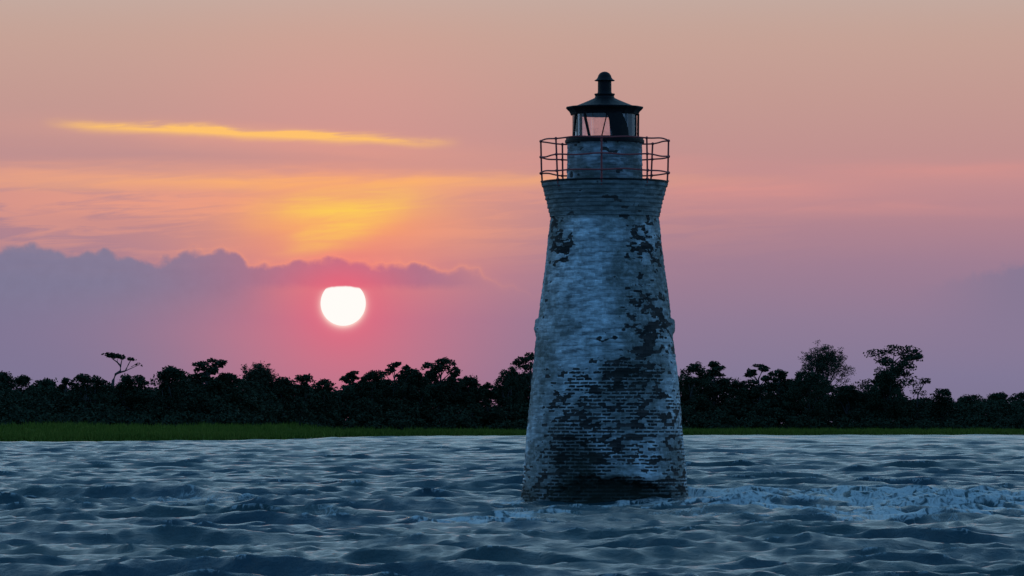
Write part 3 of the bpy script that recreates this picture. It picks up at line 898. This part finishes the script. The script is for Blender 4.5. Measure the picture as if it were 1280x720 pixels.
def wear_tower(px, py, front, x, y, z, ph):
    warp = 9 * (fbm(x * 1.2, y * 1.2, z * 1.4, 4, 3) - 0.5) * 2
    X, Y = px + warp, py + 9 * (fbm(x * 1.3, y * 1.3, z * 1.2, 4, 7) - 0.5) * 2
    b = patch(X, Y, front, [(782, 474, 40, 24, .75), (722, 572, 30, 32, .95), (762, 612, 74, 16, 1.2), (703, 292, 15, 26, .50), (705, 325, 9, 18, .4),
                            (814, 392, 20, 70, .20), (800, 345, 26, 36, .13), (808, 438, 16, 22, .3), (790, 310, 26, 14, .16), (727, 478, 20, 12, .35), (762, 520, 80, 20, .16), (800, 300, 18, 22, .25),
                            (748, 330, 26, 50, -.40), (722, 400, 40, 44, -.40), (745, 285, 25, 14, -.3), (664, 530, 12, 60, -.55), (792, 593, 32, 5, -0.8), (690, 440, 18, 30, -.3), (760, 440, 30, 12, -.2), (815, 452, 14, 8, -.3)])
    b = b - 0.03 + 0.42 * sstep(455, 520, py) * (1 - 0.75 * sstep(700, 672, px) * sstep(600, 560, py)) - 0.06 * sstep(420, 300, py)
    b = b + 0.07 * sstep(775, 815, X) * sstep(470, 440, py) + 0.10 * sstep(715, 690, X) * sstep(360, 330, py)
    b = b + 0.8 * (fbm(x * 2.2, y * 2.2, z * 7.0, 3, 19) - 0.5)
    dash = sstep(0.66, 0.76, vnoise(x * 4.5, y * 4.5, z * 11.0, 91)) * (0.35 + 0.65 * sstep(735, 785, X)) * sstep(500, 440, py)
    b = b + 0.30 * dash
    stain = sstep(0.42, 0.66, fbm(x * 0.8, y * 0.8, z * 0.7, 4, 61) + patch(X, Y, front, [(806, 370, 40, 100, .28), (756, 268, 90, 10, .3), (770, 590, 90, 30, .16), (735, 360, 34, 90, -.25), (700, 300, 16, 50, .2), (690, 500, 20, 60, .05)]))
    algae = np.clip(sstep(596, 616, Y + 8 * (fbm(x * 2, y * 2, z * 2, 3, 71) - 0.5)) * 0.75 + patch(X, Y, front, [(745, 611, 58, 18, .95), (800, 616, 34, 12, .9), (722, 575, 28, 28, .75), (785, 476, 30, 18, .45)]) * (1 + 1.2 * (fbm(x * 2.4, y * 2.4, z * 4, 4, 78) - 0.5)), 0, 0.94)
    algae = np.clip(algae - patch(X, Y, front, [(842, 610, 22, 26, .55), (672, 600, 20, 28, .5), (792, 592, 34, 6, .9)]), 0, 1)
    rag = 0.9 * (fbm(x * 2.6, y * 2.6, z * 3.4, 4, 77) - 0.5)
    disp = -0.24 * sstep(0.30, 0.8, patch(X, Y, front, [(745, 613, 55, 17, 1.0), (800, 616, 34, 11, 1.0)]) + rag) - 0.14 * sstep(0.3, 0.9, patch(X, Y, front, [(722, 572, 26, 28, 1.0)]))
    disp = disp + 0.13 * patch(X, Y, front, [(790, 594, 34, 6, 1)])
    disp = disp - 0.07 * sstep(0.3, 0.8, patch(X, Y, front, [(785, 474, 36, 20, 1.0)]))
    side = np.exp(-((np.abs(ph) - 1.55) / 0.25) ** 2)
    disp = disp + side * (0.10 * sstep(397, 400, py) * sstep(422, 410, py))
    disp = disp + 0.05 * (fbm(x * 0.7, y * 0.7, z * 0.9, 3, 81) - 0.5)
    mort = 0.25 + 0.75 * sstep(436, 478, py)
    return b, stain, algae, disp, mort


def wear_cornice(px, py, front, x, y, z, ph):
    b = -0.04 + 0.5 * (fbm(x, y, z * 3, 3, 5) - 0.5) + 0 * px
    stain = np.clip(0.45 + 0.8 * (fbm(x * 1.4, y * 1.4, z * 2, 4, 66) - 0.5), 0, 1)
    return b, stain, 0 * px, 0 * px, 0.3 + 0 * px


def wear_drum(px, py, front, x, y, z, ph):
    b = -0.14 + 0.4 * (fbm(x * 2.2, y * 2.2, z * 7.0, 3, 29) - 0.5) + patch(px, py, front, [(735, 185, 20, 5, .16), (790, 205, 22, 6, .16), (772, 216, 5, 5, .6), (730, 222, 26, 5, .16), (712, 215, 6, 6, .16), (770, 190, 25, 3, .25)])
    stain = sstep(0.38, 0.66, fbm(x * 1.4, y * 1.4, z * 1.6, 4, 67))
    return b, stain, 0 * px, 0 * px, 0.2 + 0 * px


def build_lighthouse():
    root = empty('lighthouse', (LX, LD, 0))
    tag(root, 'weathered white brick lighthouse with black lantern standing in the choppy water', 'lighthouse')
    WHITE = (0.61, 0.64, 0.65, 1)
    bm_t = brick_mat('peeling_whitewash', WHITE, (0.018, 0.017, 0.017, 1))
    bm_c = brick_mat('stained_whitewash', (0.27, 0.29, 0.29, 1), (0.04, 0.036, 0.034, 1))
    m_iron, g, b = material('black_iron')
    tc = g.node('ShaderNodeTexCoord').outputs['Object']
    g.put(b.inputs['Base Color'], g.mix(g.ss(0.5, 0.75, g.noise(tc, 6, 5, 0.65)), (0.005, 0.005, 0.006, 1), (0.016, 0.012, 0.010, 1)))
    b.inputs['Roughness'].default_value = 0.6; b.inputs['Specular IOR Level'].default_value = 0.22
    m_rust_fringe, g, b = material('rust_fringe_iron')
    tc = g.node('ShaderNodeTexCoord').outputs['Object']
    g.put(b.inputs['Base Color'], g.mix(g.noise(tc, 5, 5, 0.65), (0.24, 0.035, 0.038, 1), (0.36, 0.07, 0.06, 1)))  # rust, reddened further to colour in the fringing from the bright sky
    b.inputs['Roughness'].default_value = 0.75
    # ---- tower
    prof = [(-1.6, 113 * S), (0, 105.5 * S), (lz(600), 102.6 * S), (lz(540), 97.5 * S), (lz(460), 90 * S), (lz(400), 83.3 * S), (lz(350), 77 * S),
            (lz(300), 71 * S), (lz(272), 67.8 * S), (lz(268), 67.6 * S)]
    brick_shell('tower', prof, bm_t, root, wear_tower, course=0.112, nb=52, ncol=740, dz=0.0195, seed=1)
    # ---- corbelled cornice: courses step outward
    cp = []
    nst = 7; y0, y1 = 271.0, 234.0
    for i in range(nst):
        ya = y0 + (y1 - y0) * i / nst; yb = y0 + (y1 - y0) * (i + 1) / nst
        r = (68.4 + (77.4 - 68.4) * ((i + 0.4 + random.uniform(-.2, .2)) / nst) ** 0.95) * S
        cp += [(lz(ya) + 0.002, r), (lz(yb) - 0.002, r)]
    cp += [(lz(233.6), 78.6 * S), (lz(228.2), 78.6 * S)]
    brick_shell('cornice', cp, bm_c, root, wear_cornice, course=0.118, nb=46, ncol=560, dz=0.02, seed=2)
    bm = bmesh.new(); lathe(bm, [(66 * S, lz(268.5) ), (67.2 * S, lz(271))], 64); bm_obj('corbel_bed', bm, bm_c, root)
    # ---- gallery deck with its railing
    bm = bmesh.new(); lathe(bm, [(76 * S, lz(228.6)), (79.6 * S, lz(228.4)), (79.8 * S, lz(226.8)), (78.5 * S, lz(226.2)), (46 * S, lz(225.6))], 64)
    deck = bm_obj('gallery_deck', bm, m_iron, root)
    RR = 80.0 * S
    zb, levels = lz(227), (lz(176.0), lz(195.6), lz(216.0))
    angs = [math.radians(-4 + 45 * k) for k in range(8)]
    pos = lambda a, r, z: (r * math.sin(a), -r * math.cos(a), z)
    for k, a in enumerate(angs):
        bm = bmesh.new()
        j = random.uniform(-0.03, 0.03)
        tube(bm, [pos(a, RR - 0.05, zb - 0.12), pos(a + j * .3, RR - 0.02, zb + 0.4), pos(a + j, RR, levels[0])], 0.029, 8)
        for z in levels:
            bmesh.ops.create_icosphere(bm, subdivisions=2, radius=0.052, matrix=Matrix.Translation(pos(a + j * (z - zb) / 1.3, RR, z)))
        bmesh.ops.create_cone(bm, cap_ends=True, segments=10, radius1=0.06, radius2=0.05, depth=0.04, matrix=Matrix.Translation(pos(a, RR - 0.04, zb + 0.02)))
        # bracket let into the cornice
        tube(bm, [pos(a, RR - 0.05, zb - 0.10), pos(a, 76.5 * S, zb - 0.2)], 0.022, 6)
        bm_obj('railing_post', bm, m_rust_fringe, deck)
    for li, z in enumerate(levels):
        bm = bmesh.new(); pts = []
        for q in range(96):
            a = 2 * math.pi * q / 96 - math.radians(4)
            sg = math.sin(4 * (a + math.radians(4))) ** 2
            wob = (0.022 + 0.02 * math.sin(a * 1.3 + li)) * sg
            pts.append(pos(a, RR - 0.05 * sg, z + (wob if li != 1 else -wob)))
        tube(bm, pts, 0.026, 7, closed=True)
        bm_obj('handrail', bm, m_rust_fringe, deck)
    # ---- watch room drum
    brick_shell('watch_room', [(lz(226.2), 47.4 * S), (lz(177.8), 46.8 * S)], brick_mat('grey_whitewash', (0.40, 0.42, 0.44, 1), (0.05, 0.046, 0.045, 1)),
                root, wear_drum, course=0.115, nb=30, ncol=420, dz=0.02, seed=3)
    # ---- lantern
    bm = bmesh.new()
    lathe(bm, [(46.0 * S, lz(178.6)), (49.6 * S, lz(178.4)), (49.8 * S, lz(175.2)), (48.6 * S, lz(174.6)), (48.6 * S, lz(172.6)), (44.5 * S, lz(171.6)), (30 * S, lz(171.4))], 48)
    lb = bm_obj('lantern_base', bm, m_iron, root)
    zb, zt = lz(172.0), lz(142.0)
    def lp(x, y, front=True, r=41.5):       # a point on the glazing from its place across the front
        s = max(-0.999, min(0.999, (x - 757) / r)); c = math.sqrt(1 - s * s)
        return (x - 756) * S, (-c if front else c) * r * S, lz(y)
    bars = [((717.0, 172), (719.5, 142), True, 4.2), ((736.2, 172), (729.8, 142), True, 3.0), ((751.5, 172), (758.6, 142), True, 1.3),
            ((797.6, 172), (798.0, 142), True, 2.6), ((721, 172), (722, 142), False, 2.0), ((766, 172), (764, 142), False, 3.0), ((781, 172), (780, 142), False, 3.0), ((796, 172), (795.5, 142), False, 2.6)]
    for (p, q, fr, w) in bars:
        P, Q = lp(*p, fr), lp(*q, fr)
        bm = bmesh.new(); o_ = Vector((P[0], P[1], 0)).normalized()
        box_between(bm, P, Q, w * S, 0.06, o_)
        bm_obj('mullion', bm, m_iron, lb, bevel=0.006)
    # glass: eight bowed panes between the bars
    mg, g, b = material('salted_glass'); nt = mg.node_tree; nt.nodes.remove(b)
    tcg = g.node('ShaderNodeTexCoord').outputs['Object']
    tr = g.node('ShaderNodeBsdfTransparent'); tr.inputs[0].default_value = (0.93, 0.90, 0.91, 1)
    gl = g.node('ShaderNodeBsdfGlossy'); gl.inputs['Roughness'].default_value = 0.08
    df = g.node('ShaderNodeBsdfDiffuse'); df.inputs[0].default_value = (0.35, 0.35, 0.35, 1)
    lw = g.node('ShaderNodeFresnel'); lw.inputs[0].default_value = 1.45
    m1 = g.node('ShaderNodeMixShader'); g.put(m1.inputs[0], g.mul(g.ss(0.45, 0.8, g.noise(tcg, 4, 4)), 0.16)); nt.links.new(tr.outputs[0], m1.inputs[1]); nt.links.new(df.outputs[0], m1.inputs[2])
    m2 = g.node('ShaderNodeMixShader'); nt.links.new(lw.outputs[0], m2.inputs[0]); nt.links.new(m1.outputs[0], m2.inputs[1]); nt.links.new(gl.outputs[0], m2.inputs[2])
    nt.links.new(m2.outputs[0], nt.nodes['Material Output'].inputs[0])
    rg_ = 40.6 * S; n = 8
    for k in range(n):
        a0, a1 = 2 * math.pi * (k - 0.5) / n + 0.012, 2 * math.pi * (k + 0.5) / n - 0.012
        bm = bmesh.new(); rows = []
        for q in range(5):
            a = a0 + (a1 - a0) * q / 4
            rows.append([bm.verts.new((r * math.sin(a), -r * math.cos(a), z)) for r in (rg_, rg_ - 0.012) for z in (zb, zt)])
        for A, B in zip(rows[:-1], rows[1:]):
            bm.faces.new((A[0], B[0], B[1], A[1])); bm.faces.new((A[2], A[3], B[3], B[2]))
            bm.faces.new((A[1], B[1], B[3], A[3])); bm.faces.new((A[0], A[2], B[2], B[0]))
        bm.faces.new((rows[0][0], rows[0][1], rows[0][3], rows[0][2])); bm.faces.new((rows[-1][0], rows[-1][2], rows[-1][3], rows[-1][1]))
        bm_obj('glass_pane', bm, mg, lb)
    # blackened panel bolted over the glass, its right edge curved
    bm = bmesh.new(); rows = []
    for q in range(13):
        t = q / 12; yy = 172 - 30.5 * t
        xl = 765.5 - 7.0 * t ** 0.8; xr = 785.5 - 1.5 * t - 8.5 * t ** 2.2
        ring = []
        for j in range(9):
            xx = xl + (xr - xl) * j / 8
            ring.append((bm.verts.new(lp(xx, yy, True, 42.2)), bm.verts.new(lp(xx, yy, True, 41.0))))
        rows.append(ring)
    for A, B in zip(rows[:-1], rows[1:]):
        for j in range(8):
            bm.faces.new((A[j][0], A[j + 1][0], B[j + 1][0], B[j][0])); bm.faces.new((A[j][1], B[j][1], B[j + 1][1], A[j + 1][1]))
        bm.faces.new((A[0][0], B[0][0], B[0][1], A[0][1])); bm.faces.new((A[8][0], A[8][1], B[8][1], B[8][0]))
    for Rw in (rows[0], rows[-1]):
        for j in range(8): bm.faces.new((Rw[j][0], Rw[j][1], Rw[j + 1][1], Rw[j + 1][0]))
    bm_obj('blackout_panel', bm, m_iron, lb)
    # grey sheet added inside the right-hand pane, standing in for its reflection
    m_sheet, g, b = material('reflection_grey'); b.inputs['Base Color'].default_value = (0.12, 0.13, 0.14, 1); b.inputs['Roughness'].default_value = 0.6
    bm = bmesh.new(); rr_ = []
    for j in range(9):
        xx = 779 + (794.0 - 779) * j / 8
        rr_.append([bm.verts.new(lp(xx, yy, True, r)) for r in (39.4, 38.9) for yy in (172, 142)])
    for A, B in zip(rr_[:-1], rr_[1:]):
        bm.faces.new((A[0], B[0], B[1], A[1])); bm.faces.new((A[2], A[3], B[3], B[2])); bm.faces.new((A[1], B[1], B[3], A[3])); bm.faces.new((A[0], A[2], B[2], B[0]))
    bm.faces.new((rr_[0][0], rr_[0][1], rr_[0][3], rr_[0][2])); bm.faces.new((rr_[-1][0], rr_[-1][2], rr_[-1][3], rr_[-1][1]))
    bm_obj('pane_reflection', bm, m_sheet, lb)
    # ---- roof, gutter and ventilator
    bm = bmesh.new()
    lathe(bm, [(38 * S, lz(142.6)), (43.0 * S, lz(143.2)), (43.8 * S, lz(141.0)), (45.2 * S, lz(138.4)), (47.6 * S, lz(136.2)), (49.2 * S, lz(134.4)), (48.6 * S, lz(133.4)), (41 * S, lz(133.0)),
               (35 * S, lz(131.4)), (27 * S, lz(128.2)), (19 * S, lz(124.8)), (12.0 * S, lz(121.6))], 16, math.radians(11.25))
    roof = bm_obj('roof', bm, m_iron, root)
    bm = bmesh.new()
    lathe(bm, [(11.6 * S, lz(122.6)), (12.7 * S, lz(122.0)), (11.7 * S, lz(119.6)), (12.8 * S, lz(117.8)), (12.8 * S, lz(116.6)), (9.2 * S, lz(116.0)), (8.6 * S, lz(114)), (8.5 * S, lz(99.6))], 28)
    vent = bm_obj('ventilator', bm, m_iron, roof)
    bm = bmesh.new()
    lathe(bm, [(8.3 * S, lz(99.8)), (12.6 * S, lz(100.4)), (12.6 * S, lz(99.6)), (10.4 * S, lz(98.4)), (8.8 * S, lz(96.2)), (7.9 * S, lz(93.4)), (6.0 * S, lz(90.8)), (3.2 * S, lz(89.2)), (0, lz(88.6))], 28)
    bm_obj('ventilator_cap', bm, m_iron, roof)


build_lighthouse()

# ================================================================ CAMERA AND RENDER
cam = bpy.data.cameras.new('camera'); cam.sensor_width = 36.0; cam.lens = F / 1280 * 36.0
cam.clip_start = 0.5; cam.clip_end = 120000
co = bpy.data.objects.new('camera', cam); COL.objects.link(co)
co.location = (0, 0, EYE)
co.rotation_euler = (math.pi / 2 + math.atan((HY - 360) / F), 0, 0)
scn.camera = co
vs = scn.view_settings
vs.view_transform = 'Standard'; vs.look = 'None'; vs.exposure = 0.0; vs.gamma = 1.0; vs.use_curve_mapping = False
scn.render.engine = 'CYCLES'
scn.cycles.max_bounces = 8; scn.cycles.transparent_max_bounces = 12
scn.cycles.use_denoising = True
